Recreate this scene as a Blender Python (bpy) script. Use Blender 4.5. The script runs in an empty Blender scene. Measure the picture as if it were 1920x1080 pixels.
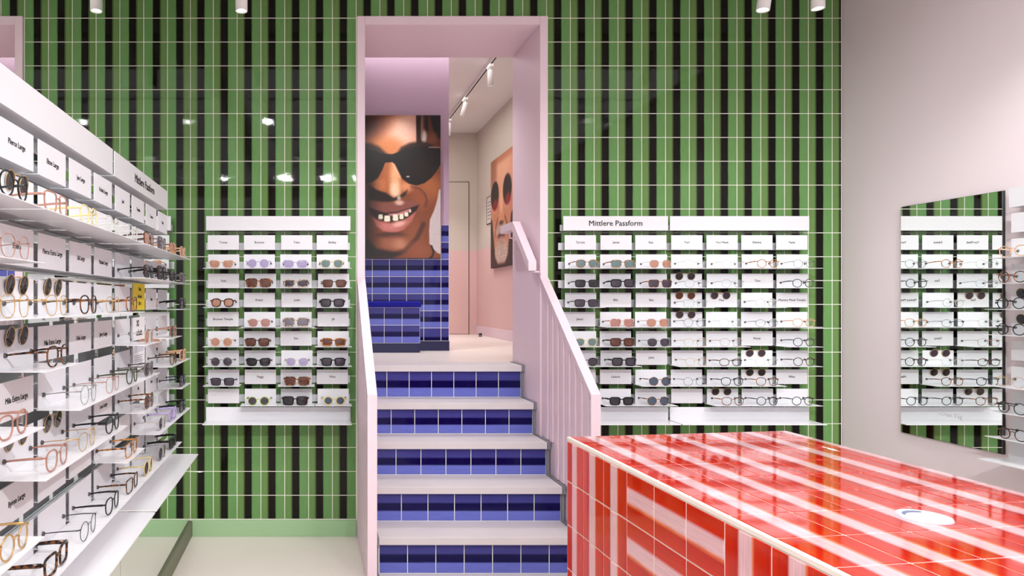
import bpy, math, random
import numpy as np
from mathutils import Vector, Matrix

random.seed(7)
S = bpy.context.scene
COL = S.collection
R = math.radians

# ------------------------------------------------------------------ camera, world, big lights, exposure
EYE = 1.295
cam = bpy.data.cameras.new('camera')
cam.sensor_width = 36.0
cam.lens = 24.0
cam.shift_x = (960 - 582) / 1920
cam.shift_y = (566 - 540) / 1920
cam.clip_start = 0.02
camo = bpy.data.objects.new('camera', cam)
camo.location = (0, 0, EYE)
camo.rotation_euler = (R(90), 0, 0)
COL.objects.link(camo)
S.camera = camo

W = bpy.data.worlds.new('world')
S.world = W
W.use_nodes = True
W.node_tree.nodes['Background'].inputs[0].default_value = (0.95, 0.97, 1, 1)
W.node_tree.nodes['Background'].inputs[1].default_value = 0.3

S.view_settings.view_transform = 'Standard'
S.view_settings.look = 'None'
S.view_settings.gamma = 1
S.view_settings.use_curve_mapping = False
S.view_settings.exposure = 0.36


def area_light(name, loc, size, power, rot=(0, 0, 0), color=(1, 1, 1)):
    l = bpy.data.lights.new(name, 'AREA')
    l.shape = 'RECTANGLE'
    l.size, l.size_y = size
    l.energy = power
    l.color = color
    o = bpy.data.objects.new(name, l)
    o.location = loc
    o.rotation_euler = rot
    COL.objects.link(o)
    return o


area_light('ceiling_fill_light', (1.14, 0.1, 2.98), (3.4, 5.0), 50, color=(0.97, 0.985, 1))  # added soft fill under the shop ceiling, no fixture modelled
area_light('front_fill_light', (1.1, -2.4, 1.7), (3.2, 2.2), 14, rot=(R(90), 0, 0), color=(0.97, 0.985, 1))  # added frontal fill behind the camera; no window in that wall
area_light('upper_fill_light', (0.9, 6.2, 3.22), (1.2, 2.4), 22, color=(1, 0.97, 0.94))  # added fill to brighten the upper room; its ceiling has no panel

# ------------------------------------------------------------------ room numbers (metres)
D = 3.776                    # back wall face
XL, XR = -0.664, 2.938       # mirror wall, pink wall
TP, TPX = 0.132, 0.1317      # tile pitch
BASE = 0.093                 # top of the baseboard
CEIL = 3.0
FRONT = -2.6
JL0, JL1, JR0, JR1 = 0.257, 0.301, 1.265, 1.309   # jamb linings
HEAD0, HEAD1 = 2.823, 2.87
BACK = 4.272                 # far side of the thick wall
UZ = 0.919                   # upper floor
UC = 3.25                    # upper ceiling
PIER = 5.25

# ------------------------------------------------------------------ materials
MATS = {}


def srgb(r, g, b):
    def f(c):
        c /= 255
        return c / 12.92 if c <= .04045 else ((c + .055) / 1.055) ** 2.4
    return (f(r), f(g), f(b), 1)


def mat(name, col, rough=0.5, metal=0.0, ior=1.45, spec=None, noise=0, nscale=8, bump=0, bscale=60, trans=0, alpha=1, coat=0):
    m = bpy.data.materials.new(name)
    m.use_nodes = True
    nt = m.node_tree
    b = nt.nodes['Principled BSDF']
    b.inputs['Base Color'].default_value = col
    b.inputs['Roughness'].default_value = rough
    b.inputs['Metallic'].default_value = metal
    b.inputs['IOR'].default_value = ior
    b.inputs['Transmission Weight'].default_value = trans
    b.inputs['Alpha'].default_value = alpha
    b.inputs['Coat Weight'].default_value = coat
    b.inputs['Coat Roughness'].default_value = 0.03
    if noise:
        n = nt.nodes.new('ShaderNodeTexNoise')
        n.inputs['Scale'].default_value = nscale
        n.inputs['Detail'].default_value = 4
        g = nt.nodes.new('ShaderNodeNewGeometry')
        nt.links.new(g.outputs['Position'], n.inputs['Vector'])
        mx = nt.nodes.new('ShaderNodeMix')
        mx.data_type = 'RGBA'
        mx.inputs['A'].default_value = tuple(c * (1 - noise) for c in col[:3]) + (1,)
        mx.inputs['B'].default_value = tuple(min(1, c * (1 + noise)) for c in col[:3]) + (1,)
        nt.links.new(n.outputs['Fac'], mx.inputs['Factor'])
        nt.links.new(mx.outputs['Result'], b.inputs['Base Color'])
    if bump:
        n = nt.nodes.new('ShaderNodeTexNoise')
        n.inputs['Scale'].default_value = bscale
        bp = nt.nodes.new('ShaderNodeBump')
        bp.inputs['Strength'].default_value = bump
        bp.inputs['Distance'].default_value = 0.002
        nt.links.new(n.outputs['Fac'], bp.inputs['Height'])
        nt.links.new(bp.outputs['Normal'], b.inputs['Normal'])
    MATS[name] = m
    return m


def tile_mat(name, axis, stops, rough=0.028, ior=1.29, streak=0.12, wave=0.14):
    """glazed tile: bands brushed across the tile, stops over the tile's own UV"""
    m = bpy.data.materials.new(name)
    m.use_nodes = True
    nt = m.node_tree
    b = nt.nodes['Principled BSDF']
    b.inputs['Roughness'].default_value = rough
    b.inputs['IOR'].default_value = ior
    uv = nt.nodes.new('ShaderNodeUVMap')
    sp = nt.nodes.new('ShaderNodeSeparateXYZ')
    nt.links.new(uv.outputs[0], sp.inputs[0])
    along = 'XYZ'[axis]
    geo = nt.nodes.new('ShaderNodeNewGeometry')
    oi = nt.nodes.new('ShaderNodeObjectInfo')
    # brush streaks: noise squeezed across the band direction
    mp = nt.nodes.new('ShaderNodeMapping')
    sc = [2.0, 2.0, 1.0]
    sc[axis] = 46.0
    mp.inputs['Scale'].default_value = sc
    nt.links.new(uv.outputs[0], mp.inputs['Vector'])
    ad = nt.nodes.new('ShaderNodeVectorMath')
    ad.operation = 'ADD'
    ml = nt.nodes.new('ShaderNodeVectorMath')
    ml.operation = 'SCALE'
    ml.inputs['Scale'].default_value = 37.0
    cmb = nt.nodes.new('ShaderNodeCombineXYZ')
    for k in range(3):
        nt.links.new(oi.outputs['Random'], cmb.inputs[k])
    nt.links.new(cmb.outputs[0], ml.inputs[0])
    nt.links.new(mp.outputs[0], ad.inputs[0])
    nt.links.new(ml.outputs[0], ad.inputs[1])
    nz = nt.nodes.new('ShaderNodeTexNoise')
    nz.inputs['Scale'].default_value = 1.0
    nz.inputs['Detail'].default_value = 3
    nt.links.new(ad.outputs[0], nz.inputs['Vector'])
    # band edges wander slightly
    wob = nt.nodes.new('ShaderNodeMath')
    wob.operation = 'MULTIPLY_ADD'
    wob.inputs[1].default_value = 0.03
    nt.links.new(nz.outputs['Fac'], wob.inputs[0])
    sub = nt.nodes.new('ShaderNodeMath')
    sub.operation = 'SUBTRACT'
    sub.inputs[1].default_value = 0.015
    nt.links.new(sp.outputs[along], wob.inputs[2])
    nt.links.new(wob.outputs[0], sub.inputs[0])
    cr = nt.nodes.new('ShaderNodeValToRGB')
    el = cr.color_ramp.elements
    while len(el) < len(stops):
        el.new(0.5)
    for e, (p, c) in zip(el, stops):
        e.position = p
        e.color = c
    nt.links.new(sub.outputs[0], cr.inputs[0])
    mx = nt.nodes.new('ShaderNodeMix')
    mx.data_type = 'RGBA'
    mx.blend_type = 'MULTIPLY'
    mx.inputs['Factor'].default_value = 1.0
    mr = nt.nodes.new('ShaderNodeMapRange')
    mr.inputs['From Min'].default_value = 0.3
    mr.inputs['From Max'].default_value = 0.7
    mr.inputs['To Min'].default_value = 1 - streak
    mr.inputs['To Max'].default_value = 1 + .3 * streak
    nt.links.new(nz.outputs['Fac'], mr.inputs['Value'])
    nt.links.new(cr.outputs[0], mx.inputs['A'])
    nt.links.new(mr.outputs[0], mx.inputs['B'])
    nt.links.new(mx.outputs['Result'], b.inputs['Base Color'])
    # hand-made glaze: faint waviness
    n2 = nt.nodes.new('ShaderNodeTexNoise')
    n2.inputs['Scale'].default_value = 14
    nt.links.new(geo.outputs['Position'], n2.inputs['Vector'])
    ba = nt.nodes.new('ShaderNodeMath')
    ba.operation = 'MULTIPLY_ADD'
    ba.inputs[1].default_value = 0.12
    nt.links.new(nz.outputs['Fac'], ba.inputs[0])
    nt.links.new(n2.outputs['Fac'], ba.inputs[2])
    bp = nt.nodes.new('ShaderNodeBump')
    bp.inputs['Strength'].default_value = wave
    bp.inputs['Distance'].default_value = 0.002
    nt.links.new(ba.outputs[0], bp.inputs['Height'])
    nt.links.new(bp.outputs['Normal'], b.inputs['Normal'])
    MATS[name] = m
    return m


GR_L, GR_R, GR_E, GR_D = (0.145, 0.275, 0.08, 1), (0.145, 0.315, 0.102, 1), (0.075, 0.11, 0.04, 1), (0.0045, 0.004, 0.002, 1)
tile_mat('green_glaze', 0, [(0, GR_L), (.235, GR_L), (.29, GR_E), (.335, GR_D), (.60, GR_D), (.645, GR_R), (1, GR_R)])
B_T, B_D, B_B = srgb(66, 66, 138), srgb(10, 8, 70), srgb(106, 114, 198)
tile_mat('blue_glaze', 1, [(0, B_B), (.33, B_B), (.38, B_D), (.62, B_D), (.68, B_T), (1, B_T)], wave=0.15)
RD, RD2, PK, OR = srgb(222, 46, 18), srgb(204, 30, 10), srgb(244, 194, 200), srgb(242, 120, 76)
tile_mat('red_glaze_upright', 0, [(0, RD), (.30, RD2), (.37, PK), (.60, PK), (.65, OR), (.70, RD), (1, RD2)], wave=0.1, streak=0.24, rough=0.035, ior=1.95)
tile_mat('red_glaze_level', 1, [(0, RD), (.30, RD2), (.36, OR), (.41, PK), (.66, PK), (.73, RD), (1, RD2)], wave=0.1, streak=0.16, rough=0.06, ior=1.4)
tile_mat('red_glaze_side', 0, [(0, RD), (.30, RD2), (.35, PK), (.60, PK), (.64, OR), (.68, RD), (1, RD2)], wave=0.1, streak=0.16, rough=0.06, ior=1.4)

mat('grout', srgb(240, 240, 226), 0.9, noise=.04, nscale=40)
mat('red_grout', srgb(250, 236, 226), 0.8)
mat('white_metal', srgb(226, 226, 230), 0.38)
mat('white_tray', srgb(238, 237, 240), 0.22)
mat('ink', srgb(28, 26, 28), 0.6)
mat('pink_wall', srgb(233, 220, 224), 0.55, noise=.015, nscale=3)
mat('pink_paint', srgb(236, 214, 223), 0.42, noise=.012, nscale=4)
mat('ceiling_white', srgb(235, 232, 230), 0.8)
mat('floor_resin', srgb(240, 230, 222), 0.32, noise=.05, nscale=2.2)
mat('base_green', srgb(160, 196, 150), 0.45)
mat('base_greygreen', srgb(118, 122, 100), 0.5)
mat('mirror_glass', (0.86, 0.90, 0.87, 1), 0.0, metal=1)
mat('mirror_edge', srgb(40, 45, 40), 0.4)
mat('tread_stone', srgb(212, 205, 206), 0.5, noise=.06, nscale=7)
mat('zinc_trim', srgb(126, 126, 136), 0.4)
mat('purple_paint', srgb(196, 166, 190), 0.55, noise=.02, nscale=3)
mat('navy_velvet', srgb(6, 4, 136), 0.85)
mat('navy_plinth', srgb(8, 8, 66), 0.4)
mat('lamp_white', srgb(240, 238, 236), 0.4)
mat('track_black', srgb(22, 20, 20), 0.5)
mat('rubber', srgb(40, 38, 38), 0.7)
mat('pad_grey', srgb(84, 82, 84), 0.6)
mat('etched', srgb(205, 205, 212), 0.6)
mat('pale_blue_plastic', srgb(222, 226, 240), 0.35)
mat('slot_grey', srgb(120, 130, 160), 0.5)
mat('yellow_card', srgb(226, 204, 40), 0.6)
mat('paper', srgb(240, 240, 242), 0.7)
mat('poster_edge', srgb(12, 10, 10), 0.6)
mat('door_cream', srgb(214, 204, 194), 0.5)
mat('gap_dark', srgb(90, 78, 74), 0.8)

# two-tone paint of the upper room: pink below a painted line, cream above
m = mat('two_tone_paint', srgb(214, 204, 192), 0.55)
nt = m.node_tree
g = nt.nodes.new('ShaderNodeNewGeometry')
s_ = nt.nodes.new('ShaderNodeSeparateXYZ')
nt.links.new(g.outputs['Position'], s_.inputs[0])
mr_ = nt.nodes.new('ShaderNodeMapRange')
mr_.inputs['From Min'].default_value = 1.875
mr_.inputs['From Max'].default_value = 1.895
nt.links.new(s_.outputs['Z'], mr_.inputs['Value'])
mx_ = nt.nodes.new('ShaderNodeMix')
mx_.data_type = 'RGBA'
mx_.inputs['A'].default_value = srgb(228, 192, 188)
mx_.inputs['B'].default_value = srgb(212, 202, 190)
nt.links.new(mr_.outputs[0], mx_.inputs['Factor'])
nt.links.new(mx_.outputs['Result'], nt.nodes['Principled BSDF'].inputs['Base Color'])

m = mat('lamp_glow', (1, 1, 1, 1), 0.5)
m.node_tree.nodes['Principled BSDF'].inputs['Emission Color'].default_value = (1, .97, .92, 1)
m.node_tree.nodes['Principled BSDF'].inputs['Emission Strength'].default_value = 6


def print_mat():
    m = bpy.data.materials.new('printed_poster')
    m.use_nodes = True
    nt = m.node_tree
    a = nt.nodes.new('ShaderNodeVertexColor')
    a.layer_name = 'print'
    b = nt.nodes['Principled BSDF']
    b.inputs['Roughness'].default_value = 0.5
    nt.links.new(a.outputs[0], b.inputs['Base Color'])
    MATS['printed_poster'] = m


print_mat()


# spectacle materials
def tort(name, c1, c2, scale=90, lo=.42, hi=.56):
    m = mat(name, c1, 0.18)
    nt = m.node_tree
    n = nt.nodes.new('ShaderNodeTexNoise')
    n.inputs['Scale'].default_value = scale
    n.inputs['Detail'].default_value = 1
    tc = nt.nodes.new('ShaderNodeTexCoord')
    nt.links.new(tc.outputs['Object'], n.inputs['Vector'])
    r_ = nt.nodes.new('ShaderNodeValToRGB')
    r_.color_ramp.elements[0].position = lo
    r_.color_ramp.elements[0].color = c1
    r_.color_ramp.elements[1].position = hi
    r_.color_ramp.elements[1].color = c2
    nt.links.new(n.outputs['Fac'], r_.inputs[0])
    nt.links.new(r_.outputs[0], nt.nodes['Principled BSDF'].inputs['Base Color'])


def glassy(name, col, opac, rough=0.05):
    """thin tinted acetate or lens: part clear, part tinted and glossy"""
    m = bpy.data.materials.new(name)
    m.use_nodes = True
    nt = m.node_tree
    b = nt.nodes['Principled BSDF']
    b.inputs['Base Color'].default_value = col
    b.inputs['Roughness'].default_value = rough
    tr = nt.nodes.new('ShaderNodeBsdfTransparent')
    tr.inputs[0].default_value = tuple(0.35 + 0.65 * c for c in col[:3]) + (1,)
    mx = nt.nodes.new('ShaderNodeMixShader')
    mx.inputs[0].default_value = opac
    nt.links.new(tr.outputs[0], mx.inputs[1])
    nt.links.new(b.outputs[0], mx.inputs[2])
    nt.links.new(mx.outputs[0], nt.nodes['Material Output'].inputs[0])
    MATS[name] = m


mat('f_black', srgb(14, 14, 16), 0.15)
tort('f_darktort', srgb(18, 11, 8), srgb(120, 70, 30), 90, .46, .6)
tort('f_tort', srgb(52, 28, 16), srgb(160, 98, 48))
tort('f_amber', srgb(112, 60, 18), srgb(204, 136, 62), 70)
tort('f_speckle', srgb(70, 52, 40), srgb(214, 190, 160), 150)
tort('f_pinktort', srgb(150, 84, 60), srgb(226, 176, 148), 110)
mat('f_brown', srgb(66, 34, 22), 0.15)
mat('f_green', srgb(58, 62, 44), 0.2)
mat('f_darkgreen', srgb(14, 30, 22), 0.2)
mat('f_navy', srgb(26, 26, 44), 0.2)
mat('f_grey', srgb(110, 104, 100), 0.2)
mat('f_gold', srgb(206, 168, 110), 0.28, metal=.7)
mat('f_silver', srgb(160, 156, 152), 0.3, metal=.6)
mat('f_gunmetal', srgb(60, 58, 60), 0.3, metal=.4)
glassy('f_clear', srgb(226, 224, 218), .45)
glassy('f_rose', srgb(196, 146, 128), .62)
glassy('f_peach', srgb(228, 184, 146), .72)
glassy('f_lilac', srgb(196, 178, 222), .8)
glassy('f_lemon', srgb(232, 212, 150), .8)
glassy('f_lime', srgb(170, 196, 70), .85)
glassy('l_clear', srgb(246, 250, 250), .035, 0.02)
glassy('l_dark', srgb(34, 32, 36), .93)
glassy('l_plum', srgb(58, 48, 60), .9)
glassy('l_brown', srgb(88, 44, 26), .88)
glassy('l_grey', srgb(110, 104, 118), .85)
glassy('l_teal', srgb(94, 120, 120), .85)
glassy('l_orange', srgb(176, 124, 100), .8)
glassy('l_rose', srgb(168, 116, 106), .82)
glassy('l_lilac', srgb(160, 146, 184), .82)
glassy('l_blue', srgb(62, 78, 96), .9)


# ------------------------------------------------------------------ mesh helpers
class MB:
    def __init__(self):
        self.v, self.f = [], []

    def add(self, vs, fs):
        o = len(self.v)
        self.v += [tuple(p) for p in vs]
        self.f += [tuple(i + o for i in f) for f in fs]
        return self

    def box(self, x0, x1, y0, y1, z0, z1):
        vs = [(x0, y0, z0), (x1, y0, z0), (x1, y1, z0), (x0, y1, z0), (x0, y0, z1), (x1, y0, z1), (x1, y1, z1), (x0, y1, z1)]
        return self.add(vs, [(3, 2, 1, 0), (4, 5, 6, 7), (0, 1, 5, 4), (1, 2, 6, 5), (2, 3, 7, 6), (3, 0, 4, 7)])

    def prism(self, pts, axis, a0, a1):
        """polygon pts (2D) swept along axis 0/1/2"""
        n = len(pts)

        def q(p, a):
            l = list(p)
            l.insert(axis, a)
            return tuple(l)
        vs = [q(p, a0) for p in pts] + [q(p, a1) for p in pts]
        fs = [tuple(range(n))[::-1], tuple(range(n, 2 * n))]
        fs += [(i, (i + 1) % n, n + (i + 1) % n, n + i) for i in range(n)]
        return self.add(vs, fs)

    def tube(self, path, prof, closed=False, up=(0, 1, 0)):
        """prof(i) -> list of (a,b) offsets in (side, up) of the path"""
        n = len(path)
        P = [Vector(p) for p in path]
        rings = []
        u = Vector(up)
        for i in range(n):
            if closed:
                t = (P[(i + 1) % n] - P[i - 1]).normalized()
            else:
                t = (P[min(i + 1, n - 1)] - P[max(i - 1, 0)]).normalized()
            s = t.cross(u).normalized()
            w = s.cross(t).normalized()
            rings.append([P[i] + s * a + w * b for a, b in prof(i)])
        k = len(rings[0])
        vs = [tuple(p) for r in rings for p in r]
        fs = []
        for i in range(n if closed else n - 1):
            j = (i + 1) % n
            for q in range(k):
                fs.append((i * k + q, i * k + (q + 1) % k, j * k + (q + 1) % k, j * k + q))
        if not closed:
            fs.append(tuple(range(k))[::-1])
            fs.append(tuple(range((n - 1) * k, n * k)))
        return self.add(vs, fs)

    def cyl(self, c, r0, r1, h, axis='z', n=24, off=(0, 0)):
        """tapered cylinder from c along +axis"""
        vs = []
        for k, (r_, a) in enumerate(((r0, 0), (r1, h))):
            for i in range(n):
                t = 2 * math.pi * i / n
                p = [math.cos(t) * r_, math.sin(t) * r_]
                q = {'z': (p[0], p[1], a), 'y': (p[0], a, p[1]), 'x': (a, p[0], p[1])}[axis]
                vs.append((c[0] + q[0], c[1] + q[1], c[2] + q[2]))
        fs = [tuple(range(n))[::-1], tuple(range(n, 2 * n))]
        fs += [(i, (i + 1) % n, n + (i + 1) % n, n + i) for i in range(n)]
        return self.add(vs, fs)

    def mesh(self, name):
        me = bpy.data.meshes.new(name)
        me.from_pydata(self.v, [], self.f)
        import bmesh
        bm = bmesh.new()
        bm.from_mesh(me)
        bmesh.ops.recalc_face_normals(bm, faces=bm.faces)
        bm.to_mesh(me)
        bm.free()
        return me

    def build(self, name, material, parent=None, smooth=False, bevel=0, loc=None):
        me = self.mesh(name)
        return link(name, me, material, parent, smooth, bevel, loc)


def link(name, me, material, parent=None, smooth=False, bevel=0, loc=None):
    if not me.materials and material:
        me.materials.append(MATS[material])
    o = bpy.data.objects.new(name, me)
    COL.objects.link(o)
    if parent:
        o.parent = parent
    if loc:
        o.location = loc
    if smooth:
        for p in me.polygons:
            p.use_smooth = True
    if bevel:
        b = o.modifiers.new('bevel', 'BEVEL')
        b.width = bevel
        b.segments = 2
        b.limit_method = 'ANGLE'
        for p in me.polygons:
            p.use_smooth = True
        me.set_sharp_from_angle(angle=R(40)) if hasattr(me, 'set_sharp_from_angle') else None
    return o


def empty(name, loc=(0, 0, 0), rz=0, parent=None):
    o = bpy.data.objects.new(name, None)
    o.empty_display_size = 0.05
    o.location = loc
    o.rotation_euler = (0, 0, rz)
    COL.objects.link(o)
    if parent:
        o.parent = parent
    return o


def tag(o, label=None, cat=None, group=None, kind=None):
    if label:
        o['label'] = label
    if cat:
        o['category'] = cat
    if group:
        o['group'] = group
    if kind:
        o['kind'] = kind
    return o


def structure(o, label=None):
    o['kind'] = 'structure'
    if label:
        o['label'] = label
    return o


TILES = {}


def tile_geom(w, h, u, v, n, th, uvr, ch=0.0014):
    u, v, n = Vector(u), Vector(v), Vector(n)
    vs, uvs = [], []
    for d, ins in ((0.0, 0.0), (th - ch, 0.0), (th, ch)):
        for sx, sy in ((-1, -1), (1, -1), (1, 1), (-1, 1)):
            a, b = sx * (w / 2 - ins), sy * (h / 2 - ins)
            vs.append(u * a + v * b + n * d)
            uvs.append((uvr[0] + (a / w + .5) * (uvr[1] - uvr[0]), uvr[2] + (b / h + .5) * (uvr[3] - uvr[2])))
    fs = [(8, 9, 10, 11)]
    for k in (0, 4):
        for i in range(4):
            j = (i + 1) % 4
            fs.append((k + i, k + j, k + 4 + j, k + 4 + i))
    return vs, fs, uvs


def tile_mesh(w, h, u, v, n, material, th=0.006, uvr=(0, 1, 0, 1)):
    key = (round(w, 4), round(h, 4), tuple(u), tuple(v), material, th, tuple(round(c, 3) for c in uvr))
    if key in TILES:
        return TILES[key]
    vs, fs, uvs = tile_geom(w, h, u, v, n, th, uvr)
    me = bpy.data.meshes.new('tile')
    me.from_pydata(vs, [], fs)
    lay = me.uv_layers.new(name='UVMap')
    for lp in me.loops:
        lay.data[lp.index].uv = uvs[lp.vertex_index]
    me.materials.append(MATS[material])
    TILES[key] = me
    return me


def tile(parent, name, c, w, h, u, v, n, material, th=0.006, uvr=(0, 1, 0, 1)):
    o = bpy.data.objects.new(name, tile_mesh(w, h, u, v, n, material, th, uvr))
    COL.objects.link(o)
    o.parent = parent
    o.location = c
    return o


# ------------------------------------------------------------------ room shell
structure(MB().box(XL - .1, XR + .1, FRONT, BACK, -.1, 0).build('floor', 'floor_resin'), 'pale beige resin floor of the shop')
structure(MB().box(XL - .1, XR + .1, FRONT, D + .01, CEIL, CEIL + .1).build('ceiling', 'ceiling_white'), 'white shop ceiling')
structure(MB().box(XR, XR + .1, FRONT, D + .01, 0, CEIL).build('wall_right', 'pink_wall'), 'plain pale pink wall at right')
structure(MB().box(XL - .1, XR + .1, FRONT - .1, FRONT, 0, CEIL).build('wall_front', 'pink_wall'), 'pink wall behind the camera')

# back wall: grout bed in three blocks around the stair opening, tiles proud of it
TH = 0.006
wb = MB()
wb.box(XL - .1, JL0, D + .0016, BACK, 0, CEIL).box(JR1, XR + .1, D + .0016, BACK, 0, CEIL).box(JL0, JR1, D + .0016, BACK, HEAD1, CEIL)
wall_back = structure(wb.build('wall_back', 'grout'), 'wall of green and black striped glazed tiles')
GAP = 0.0036
cells = []
rows = int(round((CEIL - BASE) / TP))
edges = [XL] + [-0.537 + TPX * k for k in range(0, 27)] + [XR]
for i in range(len(edges) - 1):
    x0, x1 = edges[i], edges[i + 1]
    if x1 - x0 < .01:
        continue
    for r in range(rows):
        z0, z1 = BASE + TP * r, min(BASE + TP * (r + 1), CEIL)
        cx, cz = (x0 + x1) / 2, (z0 + z1) / 2
        if JL0 < cx < JR1 and cz < HEAD1:
            continue
        hid = (-.57 < cx < .2 and .66 < cz < 1.74) or (1.42 < cx < 2.70 and .66 < cz < 1.74) or cz > 2.97 or (cx > 1.3 and cz < .6)
        cells.append((hid, r, x0, x1, z0, z1))
cells.sort(key=lambda c: (c[0], abs(c[4] - 1.6)))
U, V, N = (1, 0, 0), (0, 0, 1), (0, -1, 0)
rv, rf, ru = [], [], []
for k, (hid, r, x0, x1, z0, z1) in enumerate(cells):
    w_, h_ = x1 - x0 - GAP, z1 - z0 - GAP
    c = ((x0 + x1) / 2, D + TH, (z0 + z1) / 2)
    uvr = (0, 1, 0, 1)
    if x1 - x0 < TPX * .95:
        fr = (x1 - x0) / TPX
        uvr = (1 - fr, 1, 0, 1) if x0 < 0 else (0, fr, 0, 1)
    if k < 300:
        tile(wall_back, 'wall_tile', c, w_, h_, U, V, N, 'green_glaze', TH, uvr)
    else:
        vs, fs, uvs = tile_geom(w_, h_, U, V, N, TH, uvr)
        o = len(rv)
        rv += [tuple(p + Vector(c)) for p in vs]
        rf += [tuple(i + o for i in f) for f in fs]
        ru += uvs
me = bpy.data.meshes.new('tile_field')
me.from_pydata(rv, [], rf)
lay = me.uv_layers.new(name='UVMap')
for lp in me.loops:
    lay.data[lp.index].uv = ru[lp.vertex_index]
link('tile_field', me, 'green_glaze', wall_back)['kind'] = 'stuff'

structure(MB().box(XL + .012, JL0 - .002, D - .012, D + .0016, 0, BASE - .003).build('baseboard_back', 'base_green', bevel=.002), 'pale green skirting under the tiles')
structure(MB().box(JR1 + .002, XR, D - .012, D + .0016, 0, BASE - .003).build('baseboard_right', 'base_green', bevel=.002), 'pale green skirting right of stairs')

# mirror wall at left
wl = structure(MB().box(XL - .1, XL - .007, FRONT, D + .0045, 0, CEIL).build('wall_left', 'mirror_edge'), 'wall clad in tall mirror panels')
ys = [FRONT, -1.0, 0.33, 1.36, 2.387, D + .004]
for a, b in zip(ys, ys[1:]):
    p = MB().box(XL - .007, XL, a + .0015, b - .0015, BASE, CEIL - .002).build('mirror_panel', 'mirror_glass', wl)
structure(MB().box(XL - .007, XL + .011, FRONT, D - .0125, 0, BASE - .003).build('baseboard_left', 'base_greygreen', bevel=.002), 'grey green skirting under the mirrors')

# stair opening linings (pink)
structure(MB().box(JL0, JL1, D - .016, BACK, 0, HEAD1).build('trim_1', 'pink_paint', bevel=.002), 'pink left lining of the stair opening')
structure(MB().box(JR0, JR1, D - .016, BACK, 0, HEAD1).build('trim_2', 'pink_paint', bevel=.002), 'pink right lining of the stair opening')
structure(MB().box(JL1, JR0, D - .016, BACK, HEAD0, HEAD1).build('trim_3', 'pink_paint', bevel=.002), 'pink head lining of the stair opening')

# ------------------------------------------------------------------ upper room
UXL, UXR, UEND = -0.9, 1.926, 7.9
structure(MB().box(UXL, UXR + .1, BACK, UEND + .1, UZ - .2, UZ).build('floor_upper', 'floor_resin'), 'pale floor of the upper room')
structure(MB().box(UXL, UXR + .1, BACK, UEND + .1, UC, UC + .1).build('ceiling_upper', 'ceiling_white'), 'white ceiling of the upper room')
structure(MB().box(UXR, UXR + .1, BACK, UEND, UZ, UC).build('wall_upper_right', 'two_tone_paint'), 'cream and pink side wall upstairs')
structure(MB().box(UXL, UXR + .1, UEND, UEND + .1, UZ, UC).build('wall_upper_back', 'two_tone_paint'), 'cream and pink end wall upstairs')
structure(MB().box(UXL - .1, UXL, BACK, UEND, UZ, UC).build('wall_upper_left', 'purple_paint'), 'purple side wall upstairs')
uf = MB().box(UXL - .1, JL0, BACK - .01, BACK + .03, UZ, UC).box(JR1, UXR + .1, BACK - .01, BACK + .03, UZ, UC).box(JL0, JR1, BACK - .01, BACK + .03, HEAD1, UC + .1)
structure(uf.build('wall_upper_front', 'two_tone_paint'), 'upper room side of the stair opening wall')
structure(MB().box(UXR - .014, UXR, BACK, UEND - .0, UZ, UZ + .1).build('baseboard_upper', 'pink_paint', bevel=.002), 'pink skirting upstairs')

d1 = empty('door_1', (0, 0, 0))
structure(d1, 'flush cream door in the end wall upstairs')
MB().box(.98, 1.827, UEND - .012, UEND - .002, UZ + .006, 2.677).build('door_leaf', 'two_tone_paint', d1, bevel=.001)
MB().box(.975, .98, UEND - .008, UEND - .001, UZ, 2.682).box(1.827, 1.835, UEND - .008, UEND - .001, UZ, 2.682).box(.975, 1.835, UEND - .008, UEND - .001, 2.677, 2.684).build('door_gap', 'gap_dark', d1)

# pier: purple above, blue tiles below
pier = structure(MB().box(UXL, 1.066, PIER + .0045, PIER + .35, UZ, UC).build('wall_pier', 'purple_paint'), 'purple wall with blue tiled lower part')
PTOP = 1.886
MB().box(UXL, 1.066, PIER + .0016, PIER + .0046, UZ, PTOP).build('grout_bed', 'grout', pier)
MB().box(UXL, 1.068, PIER - .004, PIER + .001, UZ, UZ + .075).build('plinth', 'navy_plinth', pier)
px = 1.066
k = 0
while px > -.2:
    w_ = .062 if k == 0 else TP
    x0 = px - w_
    z1 = PTOP
    while z1 > UZ + .08:
        z0 = max(z1 - TP, UZ + .076)
        if z1 - z0 > .02:
            tile(pier, 'wall_tile', ((px + x0) / 2, PIER + TH, (z0 + z1) / 2), w_ - .004, z1 - z0 - .004, U, V, N, 'blue_glaze', TH,
                 (0, 1, 0 if z1 - z0 > .1 else .5, 1))
        z1 = z0
    px = x0
    k += 1

# tiled bench with cushion
bench = empty('tiled_bench', (0.35, 5.15, UZ))
tag(bench, 'blue tiled bench with navy velvet cushion below the smiling portrait', 'bench')
BX0, BX1, BY = -.25, .81, 5.05
ox, oy, oz = bench.location
MB().box(BX0 - ox, BX1 - ox, BY + .0018 - oy, PIER - .005 - oy, 0, .335).build('bench_body', 'grout', bench)
MB().box(BX0 - ox, BX1 - ox, BY - .003 - oy, BY + .0017 - oy, 0, .07).build('bench_plinth', 'navy_plinth', bench)
x1 = BX1
while x1 > BX0 + .05:
    z1 = .335
    while z1 > .08:
        z0 = max(z1 - TP, .071)
        tile(bench, 'bench_tile', (x1 - TP / 2 - ox, BY + TH - oy, (z0 + z1) / 2), TP - .003, z1 - z0 - .003, U, V, N, 'blue_glaze', TH)
        z1 = z0
    x1 -= TP
for z0 in (.071, .203):
    tile(bench, 'bench_tile', (BX1 - .002 - ox, BY + .102 - oy, z0 + .066), .19, .129, (0, 1, 0), V, (1, 0, 0), 'blue_glaze', .005)
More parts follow.
